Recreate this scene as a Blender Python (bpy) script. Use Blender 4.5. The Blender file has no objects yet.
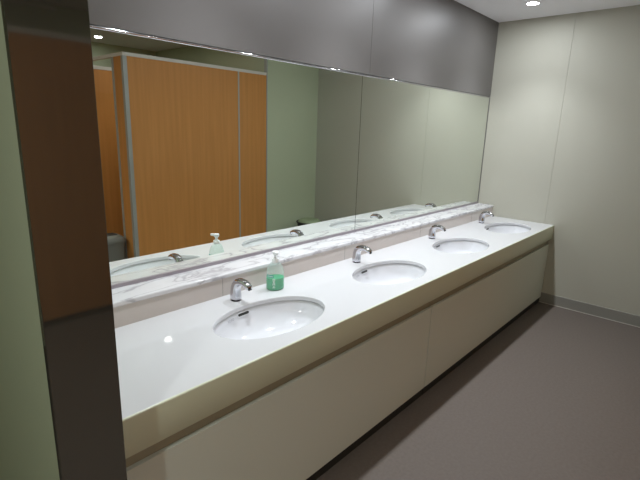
import bpy, bmesh, math, random
from mathutils import Vector, Matrix
random.seed(4)
S = bpy.context.scene
C = S.collection
PI = math.pi

# ------------------------------------------------------------------ materials
def mat(name, col, rough=.5, metal=0., spec=.5, **kw):
    m = bpy.data.materials.new(name); m.use_nodes = True
    b = m.node_tree.nodes['Principled BSDF']
    b.inputs['Base Color'].default_value = (*col, 1)
    b.inputs['Roughness'].default_value = rough
    b.inputs['Metallic'].default_value = metal
    b.inputs['Specular IOR Level'].default_value = spec
    for k, v in kw.items():
        b.inputs[k.replace('_', ' ')].default_value = v
    return m

def noise_col(m, ca, cb, scale=(5, 5, 5), nscale=4., detail=4., lo=.35, hi=.65, bump=0., distort=0.):
    nt = m.node_tree; n = nt.nodes; l = nt.links; b = n['Principled BSDF']
    tc = n.new('ShaderNodeTexCoord'); mp = n.new('ShaderNodeMapping')
    mp.inputs['Scale'].default_value = scale
    l.new(tc.outputs['Object'], mp.inputs['Vector'])
    nz = n.new('ShaderNodeTexNoise'); nz.inputs['Scale'].default_value = nscale
    nz.inputs['Detail'].default_value = detail; nz.inputs['Distortion'].default_value = distort
    l.new(mp.outputs['Vector'], nz.inputs['Vector'])
    r = n.new('ShaderNodeValToRGB')
    r.color_ramp.elements[0].position = lo; r.color_ramp.elements[1].position = hi
    r.color_ramp.elements[0].color = (*ca, 1); r.color_ramp.elements[1].color = (*cb, 1)
    l.new(nz.outputs['Fac'], r.inputs['Fac']); l.new(r.outputs['Color'], b.inputs['Base Color'])
    if bump:
        bp = n.new('ShaderNodeBump'); bp.inputs['Strength'].default_value = bump
        bp.inputs['Distance'].default_value = .002
        l.new(nz.outputs['Fac'], bp.inputs['Height']); l.new(bp.outputs['Normal'], b.inputs['Normal'])
    return m

M = {}
M['floor'] = noise_col(mat('vinyl_floor', (.2, .17, .165), .55, spec=.25), (.136, .114, .100), (.152, .128, .112), (1, 1, 1), 60, 3)
M['ceiling'] = mat('ceiling_paint', (.84, .83, .86), .9, spec=.1)
M['wall'] = mat('beige_wall', (.48, .475, .41), .55, spec=.3)
M['green_wall'] = mat('pale_green_wall', (.53, .59, .43), .6, spec=.3)
M['base'] = mat('grey_skirting', (.27, .265, .24), .5)
M['base_line'] = mat('pale_sealant', (.55, .53, .48), .5)
M['bulk'] = mat('grey_laminate', (.15, .142, .138), .42, spec=.5)
M['dark'] = mat('dark_gap', (.02, .02, .018), .7)
M['solid'] = mat('white_solid_surface', (.645, .65, .67), .05, spec=.45)
M['fascia_shade'] = mat('shade_tinted_solid_surface', (.70, .74, .58), .2, spec=.4)  # front of the white slab, its warm shaded tone put into the colour
M['splash'] = mat('pale_backsplash', (.62, .57, .54), .25, spec=.4)
M['ceramic'] = mat('white_ceramic', (.72, .73, .76), .06, spec=.5)
M['cab'] = mat('cabinet_laminate', (.66, .70, .64), .45, spec=.3)
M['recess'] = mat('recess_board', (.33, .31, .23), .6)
M['chrome'] = mat('chrome', (.62, .62, .66), .08, 1.)
M['alu'] = mat('grey_aluminium', (.42, .44, .43), .45, .3)
M['white_rail'] = mat('white_rail', (.72, .70, .66), .45)
M['channel'] = mat('mirror_channel', (.36, .33, .36), .35, .5)
M['steel'] = mat('brushed_steel', (.215, .21, .19), .22, .85)
M['white_plastic'] = mat('white_plastic', (.85, .87, .88), .35)
M['liquid'] = mat('green_soap', (.01, .44, .19), .3)
M['teal'] = mat('teal_print', (.06, .32, .30), .5)
M['print'] = mat('white_print', (.75, .88, .82), .5)
M['bin'] = mat('grey_bin_plastic', (.20, .20, .18), .5)
M['bin_dark'] = mat('dark_bin_plastic', (.03, .03, .028), .5)
M['bin_green'] = mat('pale_green_bin_liner', (.28, .34, .21), .6)
M['grey_print'] = mat('grey_print', (.35, .36, .40), .5)

# wood: vertical grain
M['wood'] = noise_col(mat('orange_wood_laminate', (.5, .25, .07), .4, spec=.35), (.57, .255, .072), (.66, .30, .09),
                      (9, 9, .35), 3., 5, .3, .7)
# brushed steel: faint streaks across its width
nt = M['steel'].node_tree; b = nt.nodes['Principled BSDF']
tc = nt.nodes.new('ShaderNodeTexCoord'); mp = nt.nodes.new('ShaderNodeMapping'); mp.inputs['Scale'].default_value = (1, 1, 5)
nz = nt.nodes.new('ShaderNodeTexNoise'); nz.inputs['Scale'].default_value = 3.; nz.inputs['Detail'].default_value = 3
mr = nt.nodes.new('ShaderNodeMapRange'); mr.inputs['To Min'].default_value = .03; mr.inputs['To Max'].default_value = .06
nt.links.new(tc.outputs['Object'], mp.inputs['Vector']); nt.links.new(mp.outputs['Vector'], nz.inputs['Vector'])
nt.links.new(nz.outputs['Fac'], mr.inputs['Value']); nt.links.new(mr.outputs['Result'], b.inputs['Roughness'])

# marble
def marble():
    m = mat('white_marble', (.8, .8, .8), .12, spec=.45)
    nt = m.node_tree; n = nt.nodes; l = nt.links; b = n['Principled BSDF']
    tc = n.new('ShaderNodeTexCoord'); mp = n.new('ShaderNodeMapping')
    mp.inputs['Rotation'].default_value = (0, 0, .6); mp.inputs['Scale'].default_value = (1.2, 3.2, 2)
    l.new(tc.outputs['Object'], mp.inputs['Vector'])
    nz = n.new('ShaderNodeTexNoise'); nz.inputs['Scale'].default_value = 3.2; nz.inputs['Detail'].default_value = 6
    nz.inputs['Distortion'].default_value = .8
    l.new(mp.outputs['Vector'], nz.inputs['Vector'])
    r = n.new('ShaderNodeValToRGB'); cr = r.color_ramp
    cr.elements[0].position = .40; cr.elements[0].color = (.70, .70, .72, 1)
    cr.elements[1].position = .62; cr.elements[1].color = (.70, .70, .72, 1)
    e = cr.elements.new(.50); e.color = (.44, .43, .46, 1)
    e = cr.elements.new(.455); e.color = (.66, .66, .68, 1)
    e = cr.elements.new(.535); e.color = (.66, .66, .68, 1)
    l.new(nz.outputs['Fac'], r.inputs['Fac']); l.new(r.outputs['Color'], b.inputs['Base Color'])
    return m
M['marble'] = marble()

# mirror glass
m = bpy.data.materials.new('mirror_glass'); m.use_nodes = True
nt = m.node_tree; nt.nodes.clear()
g = nt.nodes.new('ShaderNodeBsdfGlossy'); g.inputs['Roughness'].default_value = 0
g.inputs['Color'].default_value = (.86, .895, .84, 1)
o_ = nt.nodes.new('ShaderNodeOutputMaterial'); nt.links.new(g.outputs[0], o_.inputs[0])
M['mirror'] = m

# bottle shell: thin frosted clear plastic
m = bpy.data.materials.new('clear_plastic'); m.use_nodes = True
nt = m.node_tree; pb = nt.nodes['Principled BSDF']
pb.inputs['Base Color'].default_value = (.84, .93, .94, 1); pb.inputs['Roughness'].default_value = .15
tr = nt.nodes.new('ShaderNodeBsdfTransparent'); tr.inputs['Color'].default_value = (.93, .98, .96, 1)
mx = nt.nodes.new('ShaderNodeMixShader'); mx.inputs[0].default_value = .2
nt.links.new(tr.outputs[0], mx.inputs[1]); nt.links.new(pb.outputs[0], mx.inputs[2])
nt.links.new(mx.outputs[0], nt.nodes['Material Output'].inputs[0])
M['shell'] = m

def emis(name, col, s):
    m = bpy.data.materials.new(name); m.use_nodes = True
    nt = m.node_tree; nt.nodes.clear()
    e = nt.nodes.new('ShaderNodeEmission'); e.inputs[0].default_value = (*col, 1); e.inputs[1].default_value = s
    o = nt.nodes.new('ShaderNodeOutputMaterial'); nt.links.new(e.outputs[0], o.inputs[0]); return m
M['lamp'] = emis('lamp_glow', (.95, .97, 1), 70)

# ------------------------------------------------------------------ mesh helpers
def obj(name, bm, m, parent=None, smooth=None, loc=None):
    me = bpy.data.meshes.new(name)
    bmesh.ops.recalc_face_normals(bm, faces=bm.faces[:])
    bm.to_mesh(me); bm.free()
    if smooth is not None:
        for p in me.polygons: p.use_smooth = True
        me.set_sharp_from_angle(angle=math.radians(smooth))
    o = bpy.data.objects.new(name, me); C.objects.link(o)
    me.materials.append(M[m])
    if parent: o.parent = parent
    if loc: o.location = loc
    return o

def box(bm, x0, x1, y0, y1, z0, z1, bev=0., seg=2):
    t = bmesh.new()
    vs = [t.verts.new((x, y, z)) for x in (x0, x1) for y in (y0, y1) for z in (z0, z1)]
    for f in ((0, 1, 3, 2), (4, 6, 7, 5), (0, 4, 5, 1), (2, 3, 7, 6), (0, 2, 6, 4), (1, 5, 7, 3)):
        t.faces.new([vs[i] for i in f])
    bmesh.ops.recalc_face_normals(t, faces=t.faces[:])
    if bev: bmesh.ops.bevel(t, geom=t.edges[:], offset=bev, segments=seg, affect='EDGES', profile=.5)
    tmp = bpy.data.meshes.new('t'); t.to_mesh(tmp); t.free(); bm.from_mesh(tmp); bpy.data.meshes.remove(tmp)

def bx(*a, **k):
    bm = bmesh.new(); box(bm, *a, **k); return bm

def loft(rings, cap=True, closed=True):
    bm = bmesh.new(); R = [[bm.verts.new(p) for p in r] for r in rings]; n = len(R[0])
    for a, b in zip(R, R[1:]):
        for i in range(n if closed else n - 1):
            j = (i + 1) % n
            bm.faces.new((a[i], a[j], b[j], b[i]))
    if cap:
        bm.faces.new(R[0][::-1]); bm.faces.new(R[-1])
    return bm

def lathe(prof, sx=1., sy=1., n=48, c=(0, 0, 0), cap=True):
    return loft([[(c[0] + r * sx * math.cos(2 * PI * i / n), c[1] + r * sy * math.sin(2 * PI * i / n), c[2] + z)
                  for i in range(n)] for r, z in prof], cap)

def extr_x(prof, x0, x1, closed=True, cap=True):
    """profile of (y, z) swept along x"""
    return loft([[(x, y, z) for y, z in prof] for x in (x0, x1)], cap, closed)

def merge(dst, src):
    tmp = bpy.data.meshes.new('t'); src.to_mesh(tmp); src.free(); dst.from_mesh(tmp); bpy.data.meshes.remove(tmp)

def thing(name, label, cat, loc=(0, 0, 0), group=None, rz=0):
    o = bpy.data.objects.new(name, None); C.objects.link(o); o.location = loc; o.rotation_euler = (0, 0, rz)
    o.empty_display_size = .05
    return tag(o, label, cat, group)
def tag(o, label, cat, group=None):
    o['label'] = label; o['category'] = cat
    if group: o['group'] = group
    return o
def struct(name, bm, m, **k):
    o = obj(name, bm, m, **k); o['kind'] = 'structure'; return o
def dup(root, loc, label):
    r = root.copy(); C.objects.link(r); r.location = loc; r['label'] = label
    for ch in list(root.children):
        c = ch.copy(); C.objects.link(c); c.parent = r
        for g in list(ch.children):
            d = g.copy(); C.objects.link(d); d.parent = c
    return r

# ------------------------------------------------------------------ dimensions (metres)
ZK = 2.711            # ceiling
YF = -.786            # counter front
ZC = .80              # counter top
ZF = .666             # fascia bottom
YL, ZL = -.173, .916  # marble ledge
ZM = 2.001            # mirror top
XP0, XP1, YP = -4.477, -4.326, -.90   # pier
XL = XP1
YO = -2.38            # opposite wall
YB = -4.95
XW = -7.2

# ------------------------------------------------------------------ setting
struct('floor', bx(XW - .1, .1, YB - .1, 1.7, -.08, 0), 'floor')
struct('ceiling', bx(XW - .1, .1, YB - .1, 1.7, ZK, ZK + .08), 'ceiling')
bm = bmesh.new()
SEAM = -.695
box(bm, 0, .1, SEAM + .001, .12, 0, ZK); box(bm, 0, .1, YB - .1, SEAM - .001, 0, ZK); box(bm, .004, .1, SEAM - .01, SEAM + .01, 0, ZK)
struct('wall_right', bm, 'wall')
struct('wall_back', bx(XP1, 0, .02, .12, 0, ZK), 'green_wall')
struct('wall_left', bx(XP0, XP1, YP + .003, 1.6, 0, ZK), 'green_wall')
struct('wall_corridor', bx(XW, XP0, 1.6, 1.7, 0, ZK), 'green_wall')
struct('wall_outer', bx(XW - .1, XW, YB, 1.7, 0, ZK), 'green_wall')
struct('wall_rear', bx(XW, 0, YB - .1, YB, 0, ZK), 'green_wall')
struct('wall_front', bx(-.91, 0, YO - .12, YO, 0, ZK), 'green_wall')
struct('wall_side', bx(-.91, -.8, YB, YO - .12, 0, ZK), 'green_wall')
bm = bx(-.012, 0, YO, 0, .006, .104, bev=.002)
s = struct('baseboard_right', bm, 'base')
o = obj('sealant_line', bx(-.016, 0, YO, YF + .03, 0, .006), 'base_line', s)
struct('baseboard_front', bx(-.91, -.012, YO, YO + .012, 0, .104, bev=.002), 'base')
# grey bulkhead panels over the mirrors
struct('trim_1', bx(XL, -2.092, -.004, .02, ZM + .012, ZK), 'bulk')
struct('trim_2', bx(-2.089, 0, -.004, .02, ZM + .012, ZK), 'bulk')
# unseen rear wall strip, added so the steel cap reflects a bright line
struct('trim_3', bx(-6.4, -2.95, YB, YB + .02, ZK - .05, ZK - .02), 'white_rail')

# ------------------------------------------------------------------ steel end cap
cap = thing('steel_end_cap', 'tall brushed steel cover on the end of the dividing wall left of the counter', 'wall cover', (XP0, YP, 0))
w = XP1 - XP0
obj('face_plate', bx(-.002, w + .002, -.006, .003, 0, ZK, bev=.0015), 'steel', cap)
obj('side_return', bx(w, w + .002, .003, .10, 0, ZK), 'steel', cap)
obj('side_return', bx(-.002, 0, .003, .012, 0, ZK), 'steel', cap)

# ------------------------------------------------------------------ mirrors
def half_round(y, z, r, n=10):
    return [(y - r * math.sin(PI * i / n) * .9, z + r * math.cos(PI * i / n)) for i in range(n + 1)]
for x0, x1, lab in ((XL, -2.168, 'left wall mirror reflecting the wooden toilet cubicle and soap bottle'),
                    (-2.164, -.006, 'right wall mirror beside the end wall, reflecting plain green walls')):
    t = thing('wall_mirror', lab, 'mirror', ((x0 + x1) / 2, 0, ZL), 'wall mirrors above the marble ledge')
    h = (x1 - x0) / 2
    obj('glass', bx(-h, h, 0, .006, .004, ZM - ZL - .002), 'mirror', t)
    obj('backing_board', bx(-h, h, .0065, .019, .004, ZM - ZL - .002), 'dark', t)
    bm = extr_x(half_round(0, ZM - ZL + .004, .0065), -h, h)
    obj('top_rail', bm, 'chrome', t, smooth=40)
    obj('bottom_channel', bx(-h, h, -.009, 0, 0, .017, bev=.002), 'channel', t)
    if x1 > -.1:
        obj('edge_strip', bx(h, h + .006, -.004, .006, 0, ZM - ZL), 'bulk', t)

# ------------------------------------------------------------------ counter
BX = [-3.444, -2.464, -1.478, -.493]
BY, BA, BB = -.518, .300, .184
YS = YL - .001 + .006        # backsplash face
def counter_top():
    bm = bmesh.new()
    edge = [(XL + BX[0] * 0)] 
    cells = [XL] + [(a + b) / 2 for a, b in zip(BX, BX[1:])] + [-.0005]
    ya, yb = YF + .006, YS
    for i, cx in enumerate(BX):
        x0, x1 = cells[i], cells[i + 1]
        angs = [2 * PI * k / 96 for k in range(96)]
        for X in (x0, x1):
            for Y in (ya, yb):
                a = math.atan2(Y - BY, X - cx) % (2 * PI)
                k = min(range(96), key=lambda q: abs((angs[q] - a + PI) % (2 * PI) - PI)); angs[k] = a
        outer, rim, rim2, low = [], [], [], []
        for a in angs:
            c, s = math.cos(a), math.sin(a)
            t = min([((x1 - cx) / c if c > 1e-9 else (x0 - cx) / c if c < -1e-9 else 1e9),
                     ((yb - BY) / s if s > 1e-9 else (ya - BY) / s if s < -1e-9 else 1e9)])
            outer.append(bm.verts.new((cx + t * c, BY + t * s, ZC)))
            q = 1 / math.sqrt((c / BA) ** 2 + (s / BB) ** 2)
            rim.append(bm.verts.new((cx + (q + .005) * c, BY + (q + .005) * s, ZC)))
            rim2.append(bm.verts.new((cx + (q + .0012) * c, BY + (q + .0012) * s, ZC - .0016)))
            low.append((bm.verts.new((cx + q * c, BY + q * s, ZC - .006)), bm.verts.new((cx + q * c, BY + q * s, ZC - .022))))
        for k in range(96):
            j = (k + 1) % 96
            bm.faces.new((outer[k], outer[j], rim[j], rim[k]))
            bm.faces.new((rim[k], rim[j], rim2[j], rim2[k]))
            bm.faces.new((rim2[k], rim2[j], low[j][0], low[k][0]))
            bm.faces.new((low[k][0], low[j][0], low[j][1], low[k][1]))
    bmesh.ops.remove_doubles(bm, verts=bm.verts[:], dist=.0002)
    return bm
ct = thing('vanity_countertop', 'long white stone countertop holding four oval basins', 'countertop', (0, 0, 0))
obj('worktop', counter_top(), 'solid', ct, smooth=12)
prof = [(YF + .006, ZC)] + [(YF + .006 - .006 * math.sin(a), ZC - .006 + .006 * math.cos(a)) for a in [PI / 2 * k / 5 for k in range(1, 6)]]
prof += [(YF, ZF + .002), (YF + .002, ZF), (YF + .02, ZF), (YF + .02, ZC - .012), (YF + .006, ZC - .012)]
obj('fascia', extr_x(prof, XL, -.0005), 'fascia_shade', ct, smooth=50)
bs = tag(obj('backsplash', bx(XL, -.0005, YS, YS + .02, ZC + .0002, ZL - .0222), 'splash'), 'low pale backsplash strip behind the faucets, under the marble ledge', 'backsplash')
for x in BX:
    obj('joint_line', bx(x - .022, x - .0205, YS - .0008, YS, ZC + .001, ZL - .022), 'bin', bs)
# marble ledge
n = 8
prof = [(0, ZL), (YL + .008, ZL)] + [(YL + .008 - .008 * math.sin(PI / 2 * k / n), ZL - .008 + .008 * math.cos(PI / 2 * k / n)) for k in range(1, n + 1)]
prof += [(YL, ZL - .018), (YL + .003, ZL - .022), (0, ZL - .022)]
led = obj('marble_ledge', extr_x(prof, XL, -.0005), 'marble', smooth=35)
tag(led, 'long veined white marble ledge running under the mirrors', 'ledge')

# ------------------------------------------------------------------ basins
def text_bm(txt, size):
    cu = bpy.data.curves.new('t', 'FONT'); cu.body = txt; cu.size = size; cu.align_x = 'CENTER'; cu.extrude = .0003
    o = bpy.data.objects.new('t', cu); C.objects.link(o)
    bpy.context.view_layer.update()
    me = bpy.data.meshes.new_from_object(o.evaluated_get(bpy.context.evaluated_depsgraph_get()))
    bpy.data.objects.remove(o); bm = bmesh.new(); bm.from_mesh(me); bpy.data.meshes.remove(me); return bm

blab = ['oval white basin nearest the steel post, beside the green soap bottle', 'second oval white basin from the steel post',
        'third oval white basin from the steel post', 'oval white basin farthest away, next to the end wall']
bt = thing('wash_basin', blab[0], 'basin', (BX[0], BY, ZC - .022), 'oval basins set into the counter')
prof = [(1.10, 0), (1.035, -.002), (1.02, -.008), (1.0, -.025), (.965, -.050), (.90, -.078), (.80, -.102), (.66, -.120), (.46, -.132), (.25, -.138), (.09, -.141)]
bowl = lathe(prof, BA, BB, 96, cap=False)
obj('bowl', bowl, 'ceramic', bt, smooth=60)
d = obj('drain', lathe([(.036, -.141), (.036, -.137), (.030, -.1355), (.024, -.139), (.001, -.139)], n=32), 'chrome', bt, smooth=40)
obj('drain_plug', lathe([(.022, -.139), (.021, -.134), (.014, -.131), (.0005, -.130)], n=32), 'chrome', d, smooth=40)
def slot_bm(hw, hh, y0, y1):
    bm = bmesh.new(); n = 12
    pts = [(hw - hh + hh * math.cos(a), hh * math.sin(a)) for a in [-PI / 2 + PI * k / n for k in range(n + 1)]]
    pts += [(-x, -z) for x, z in pts]
    rings = [[(x, y, z) for x, z in pts] for y in (y0, y1)]
    bm.free(); return loft(rings)
ov = thing('t', 't', 't'); bpy.data.objects.remove(ov)
SX, SZ = -.026, -.020
tilt = Matrix.Rotation(math.radians(-14), 4, 'X')
def on_back(bm, dx=SX, dz=SZ):
    r = 1.005
    y = BB * math.sqrt(max(0, 1 - (dx / BA) ** 2)) * r
    bmesh.ops.transform(bm, matrix=Matrix.Translation((dx, y, dz)) @ Matrix.Rotation(-dx / BA * .6, 4, 'Z') @ tilt, verts=bm.verts[:]); return bm
ovr = obj('overflow_rim', on_back(slot_bm(.040, .0100, -.0050, .004)), 'ceramic', bt, smooth=40)
obj('overflow_slot', on_back(slot_bm(.034, .0064, -.0056, -.0040)), 'bin_dark', ovr)
tb = text_bm('TOTO', .016)
bmesh.ops.transform(tb, matrix=Matrix.Rotation(PI / 2, 4, 'X'), verts=tb.verts[:])
dx = -.112
y = BB * math.sqrt(1 - (dx / BA) ** 2)
bmesh.ops.transform(tb, matrix=Matrix.Translation((dx, y - .0075, -.030)) @ Matrix.Rotation(.26, 4, 'Z') @ Matrix.Rotation(math.radians(-14), 4, 'X'), verts=tb.verts[:])
obj('maker_mark', tb, 'grey_print', bt)
for i in (1, 2, 3): dup(bt, (BX[i], BY, ZC - .022), blab[i])

# ------------------------------------------------------------------ faucets
FX = [-3.448, -2.463, -1.455, -.470]
FY = -.253
flab = ['chrome sensor faucet nearest the steel post, just left of the soap bottle', 'second chrome sensor faucet from the steel post',
        'third chrome sensor faucet from the steel post', 'chrome sensor faucet farthest away, beside the end wall']
ft = thing('sensor_faucet', flab[0], 'faucet', (FX[0], FY, ZC), 'chrome faucets behind the basins')
ctrl = [  # y, z, half width in x, half thickness in plane
    (.000, .000, .0270, .0290), (.001, .020, .0260, .0275), (.002, .042, .0245, .0260), (.001, .062, .0230, .0245), (-.004, .080, .0220, .0230),
    (-.014, .0945, .0212, .0215), (-.030, .1035, .0208, .0195), (-.049, .1065, .0203, .0175), (-.068, .1055, .0198, .0160),
    (-.085, .1015, .0190, .0145), (-.099, .0935, .0180, .0130), (-.108, .0850, .0165, .0118)]
rings = []
for i, (y, z, hw, ht) in enumerate(ctrl):
    a = ctrl[max(0, i - 1)]; c = ctrl[min(len(ctrl) - 1, i + 1)]
    ty, tz = c[0] - a[0], c[1] - a[1]; L = math.hypot(ty, tz); ty /= L; tz /= L
    if i == 0: ty, tz = 0, 1
    ny, nz = -tz, ty
    ring = []
    for k in range(28):
        q = 2 * PI * k / 28; cs, sn = math.cos(q), math.sin(q)
        e = .8
        ux = math.copysign(abs(cs) ** e, cs) * hw; un = math.copysign(abs(sn) ** e, sn) * ht
        ring.append((ux, y + ny * un, z + nz * un))
    rings.append(ring)
o = obj('body', loft(rings), 'chrome', ft, smooth=60)
md = o.modifiers.new('subdivision', 'SUBSURF'); md.levels = md.render_levels = 1
obj('base_flange', lathe([(.0282, 0), (.0282, .0012), (.0272, .002), (.02, .002)], n=40), 'chrome', ft, smooth=30)
bm = lathe([(.0095, 0), (.0095, -.004), (.007, -.0055), (.001, -.0055)], n=24)
bmesh.ops.transform(bm, matrix=Matrix.Translation((0, -.1078, .0847)) @ Matrix.Rotation(-.70, 4, 'X'), verts=bm.verts[:])
obj('spout_outlet', bm, 'bin_dark', ft, smooth=40)
for i in (1, 2, 3): dup(ft, (FX[i], FY, ZC), flab[i])

# ------------------------------------------------------------------ soap bottle
BO = (-3.193, -.262, ZC)
rz = math.radians(-12)
sp = thing('soap_dispenser', 'clear pump bottle half full of green soap standing on the counter', 'soap bottle', BO, rz=rz)
ax, ay = .050, .043
prof = [(.88, 0), (.96, .003), (1., .010), (1.0, .066), (.985, .085), (.93, .104), (.83, .121), (.69, .135), (.52, .145), (.38, .150), (.32, .157)]
shell = obj('bottle', lathe(prof, ax, ay, 56), 'shell', sp, smooth=50)
obj('soap_liquid', lathe([(.83, .002), (.93, .004), (.965, .011), (.965, .066), (.9645, .0662), (.01, .0662)], ax, ay, 56), 'liquid', shell, smooth=50)
def wrap(a0, a1, z0, z1, r=1.012, n=14):
    bm = bmesh.new(); lo = []; hi = []
    for k in range(n + 1):
        a = a0 + (a1 - a0) * k / n
        lo.append(bm.verts.new((ax * r * math.cos(a), ay * r * math.sin(a), z0)))
        hi.append(bm.verts.new((ax * r * math.cos(a), ay * r * math.sin(a), z1)))
    for k in range(n): bm.faces.new((lo[k], lo[k + 1], hi[k + 1], hi[k]))
    return bm
FA = math.radians(227) - rz          # bearing of the label, towards the room
lbl = obj('label', wrap(FA - 1.0, FA - .12, .075, .089), 'teal', shell)
# white vertical lettering: a column of small printed characters
bm = bmesh.new()
strokes = [[(0, 0, 1, .18), (0, .82, 1, 1), (0, 0, .18, 1), (.82, 0, 1, 1), (0, .4, 1, .58)],
           [(0, .82, 1, 1), (.4, 0, .6, 1), (0, .4, 1, .55), (0, 0, 1, .16)],
           [(0, .82, 1, 1), (0, 0, .18, 1), (.82, 0, 1, 1), (.2, .42, .8, .58)],
           [(.4, 0, .6, 1), (0, .6, 1, .76), (0, 0, .2, .4), (.8, 0, 1, .4)]]
for i, st in enumerate(strokes):
    for (u0, v0, u1, v1) in st:
        a0 = FA - .20 + u0 * .26; a1 = FA - .20 + u1 * .26
        z = .058 - i * .0135
        merge(bm, wrap(a0, a1, z + v0 * .0115, z + v1 * .0115, 1.015, 3))
obj('printed_lettering', bm, 'print', lbl)
bm = bmesh.new()
for k in range(6):
    merge(bm, wrap(FA - .9 + k * .13, FA - .83 + k * .13, .078, .085, 1.016, 2))
obj('printed_lettering', bm, 'print', lbl)
obj('collar', lathe([(.0185, .148), (.0190, .150), (.0190, .166), (.0170, .169), (.008, .170)], n=32), 'white_plastic', sp, smooth=40)
pump = obj('pump_head', lathe([(.0080, .168), (.0080, .186), (.0130, .191), (.0170, .196), (.0175, .205), (.0160, .208), (.001, .209)], n=28), 'white_plastic', sp, smooth=45)
bm = loft([[(dx + .0 , sy * q, z) for sy, z in ((-1, .1965), (1, .1965), (1, .2070), (-1, .2070))] for dx, q in ((0, .0095), (-.022, .0085), (-.036, .0065))])
bmesh.ops.transform(bm, matrix=Matrix.Rotation(math.radians(75), 4, 'Z'), verts=bm.verts[:])
obj('nozzle', bm, 'white_plastic', pump, smooth=40)

# ------------------------------------------------------------------ cabinets under the counter
JX = -2.362
for x0, x1, lab in ((XL, JX - .004, 'long beige cabinet under the counter, nearer the steel post'),
                    (JX + .004, -.001, 'long beige cabinet under the counter, running to the end wall')):
    t = thing('vanity_cabinet', lab, 'cabinet', ((x0 + x1) / 2, 0, 0), 'beige cabinets under the counter')
    h = (x1 - x0) / 2
    obj('front_panel', bx(-h, h, -.766, -.748, .058, .606, bev=.001), 'cab', t)
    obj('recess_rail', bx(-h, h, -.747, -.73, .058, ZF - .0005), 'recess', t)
    obj('plinth', bx(-h, h, -.757, -.74, 0, .056), 'dark', t)
    obj('carcass', bx(-h, h, -.7295, -.02, .01, .60), 'cab', t)

# ------------------------------------------------------------------ toilet cubicles across the room (seen in the mirror)
ZT = 2.26
cu = thing('toilet_cubicle', 'orange wood toilet cubicle with grey posts, reflected in the left mirror', 'cubicle', (-1.8, YO, 0))
def cpart(name, x0, x1, y0, y1, z0, z1, m, parent=None, bev=.002):
    return obj(name, bx(x0 + 1.8, x1 + 1.8, y0 - YO, y1 - YO, z0, z1, bev=bev), m, parent or cu)
cpart('front_panel', -2.643, -1.355, YO - .04, YO - .002, .05, ZT - .02, 'wood')
cpart('front_panel', -1.335, -.925, YO - .04, YO - .002, .05, ZT - .02, 'wood')
cpart('joint_strip', -1.355, -1.335, YO - .042, YO, .0, ZT - .02, 'alu')
cpart('wall_strip', -.925, -.91, YO - .045, YO + .004, 0, ZK, 'alu')
cpart('top_rail', -2.683, -.925, YO - .042, YO, ZT - .02, ZT + .012, 'white_rail')
cpart('corner_post', -2.683, -2.643, YO - .042, YO, 0, ZT - .02, 'alu')
cpart('side_panel', -2.679, -2.651, YO - .20, YO - .042, .05, ZT - .02, 'wood')
cpart('door_post', -2.683, -2.643, YO - .24, YO - .20, 0, ZT - .02, 'alu')
cpart('head_rail', -2.679, -2.651, -3.72, YO - .042, ZT - .02, ZT + .012, 'white_rail')
bw = thing('cubicle_row', 'rear row of orange wood cubicle fronts, seen dimly at the mirror edge', 'cubicle', (-4.3, -3.74, 0))
for k in range(4):
    x = -6.95 + k * 1.3
    obj('door_panel', bx(x + 4.3, x + 1.26 + 4.3, -.03, 0, .06, ZT - .03, bev=.002), 'wood', bw)
    obj('post', bx(x + 1.262 + 4.3, x + 1.298 + 4.3, -.035, .003, 0, ZT - .03, bev=.002), 'alu', bw)
obj('top_rail', bx(-2.65, 2.55, -.035, .006, ZT - .03, ZT + .01, bev=.002), 'white_rail', bw)

# swing-lid bin in the recess
tb_ = thing('swing_bin', 'grey swing lid waste bin beside the wooden cubicle, reflected at the mirror edge', 'bin', (-2.835, -2.63, 0))
def rrect(hx, hy, r, z, n=6):
    pts = []
    for cx, cy, a0 in ((hx - r, hy - r, 0), (-hx + r, hy - r, PI / 2), (-hx + r, -hy + r, PI), (hx - r, -hy + r, 1.5 * PI)):
        for k in range(n + 1):
            a = a0 + PI / 2 * k / n; pts.append((cx + r * math.cos(a), cy + r * math.sin(a), z))
    return pts
obj('body', loft([rrect(.105, .085, .03, 0), rrect(.122, .10, .03, .44), rrect(.122, .10, .03, .445)]), 'bin', tb_, smooth=40)
lid = obj('lid', loft([rrect(.132, .11, .032, .44), rrect(.134, .112, .032, .465), rrect(.128, .106, .034, .49), rrect(.105, .085, .04, .512), rrect(.06, .05, .04, .522)]), 'bin', tb_, smooth=40)
obj('swing_flap', bx(-.07, .07, -.055, .055, .512, .526, bev=.006), 'bin_dark', lid)

# round bin by the opposite wall, only its top shows in the mirror
rb = thing('waste_bin', 'round waste bin with dark rim and pale liner by the far green wall', 'bin', (-.40, -2.10, 0))
obj('body', lathe([(.12, 0), (.125, .01), (.165, .415), (.165, .42)], n=40), 'bin_dark', rb, smooth=40)
obj('rim', lathe([(.160, .415), (.176, .418), (.180, .426), (.174, .434), (.158, .432), (.155, .42)], n=40), 'bin_dark', rb, smooth=50)
obj('liner', lathe([(.154, .41), (.150, .44), (.12, .462), (.06, .454), (.01, .446)], n=40), 'bin_green', rb, smooth=60)

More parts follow.
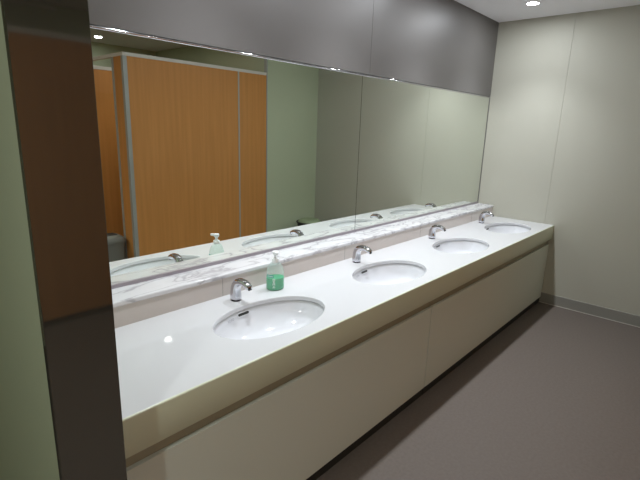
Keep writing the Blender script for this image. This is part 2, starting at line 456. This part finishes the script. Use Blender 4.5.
# ------------------------------------------------------------------ lights
def downlight(x, y, lab, watts, wide, size=105, blend=.5, r=.045, col=(.91, .955, 1), lr=.035):
    t = thing('ceiling_downlight', lab, 'ceiling light', (x, y, ZK), 'round recessed ceiling downlights')
    obj('trim_ring', lathe([(r + .012, 0), (r + .012, -.003), (r + .006, -.006), (r, -.004), (r - .001, 0)], n=40, cap=False), 'white_plastic', t, smooth=40)
    obj('lamp', lathe([(r, -.0015), (r - .004, -.004), (.001, -.0045)], n=40, cap=False), 'lamp', t, smooth=60)
    L = bpy.data.lights.new('downlight_beam', 'SPOT'); L.energy = watts; L.spot_size = math.radians(size); L.spot_blend = blend
    L.shadow_soft_size = lr; L.color = col
    lo = bpy.data.objects.new('downlight_beam', L); C.objects.link(lo); lo.location = (0, 0, -.045); lo.parent = t
    A = bpy.data.lights.new('downlight_glow', 'AREA'); A.shape = 'DISK'; A.size = 2 * r - .01; A.energy = wide; A.color = col
    ao = bpy.data.objects.new('downlight_glow', A); C.objects.link(ao); ao.location = (0, 0, -.012); ao.parent = t
    return t
LX = [-3.45, -2.475, -1.5, -.53]
ll = ['ceiling downlight over the basin nearest the steel post', 'ceiling downlight over the second basin from the steel post',
      'ceiling downlight over the third basin from the steel post', 'glowing ceiling downlight next to the end wall']
for x, l in zip(LX, ll): downlight(x, -.492, l, 56, 5.5, 100, 1)
downlight(-1.975, -3.11, 'ceiling downlight just behind the wooden cubicle front', 16, 2.5, 100, .8, col=(1, .98, .9))
downlight(-1.99, -4.46, 'ceiling downlight at the rear wall, reflected at the left mirror edge', 8, .5, 70, .8, col=(1, .98, .9))
downlight(-4.90, -3.50, 'added unseen fill downlight over the rear row of cubicles', 22, 15, 140, .8, col=(1, .98, .9))  # added fill lamp, lifts the fascia and what the steel reflects
downlight(-5.50, -1.79, 'ceiling downlight over the entrance left of the steel post', 14, 13, 120, .8, col=(.94, 1, .93))

# ------------------------------------------------------------------ camera
cam = bpy.data.cameras.new('camera'); co = bpy.data.objects.new('camera', cam); C.objects.link(co)
Rm = Matrix(((0.66900168, 0.15676161, -0.7265415), (-0.74258639, 0.18260637, -0.64437595), (0.0316577, 0.97060842, 0.23857301)))
co.matrix_world = Matrix.Translation((-4.7697, -1.972, 1.645)) @ Rm.to_4x4()
cam.sensor_fit = 'HORIZONTAL'; cam.sensor_width = 36; cam.lens = 454.67 / 640 * 36; cam.clip_start = .02
S.camera = co

# ------------------------------------------------------------------ world, view
wd = bpy.data.worlds.new('room_world'); S.world = wd; wd.use_nodes = True
wd.node_tree.nodes['Background'].inputs[0].default_value = (0, 0, 0, 1)
wd.node_tree.nodes['Background'].inputs[1].default_value = 0
S.view_settings.view_transform = 'Standard'; S.view_settings.look = 'None'
S.view_settings.exposure = 0; S.view_settings.gamma = 1; S.view_settings.use_curve_mapping = False
cy = S.cycles
cy.use_denoising = True; cy.use_adaptive_sampling = False
cy.max_bounces = 12; cy.diffuse_bounces = 6; cy.glossy_bounces = 8; cy.transparent_max_bounces = 12
cy.caustics_reflective = True; cy.caustics_refractive = False; cy.blur_glossy = .5
cy.sample_clamp_indirect = 6
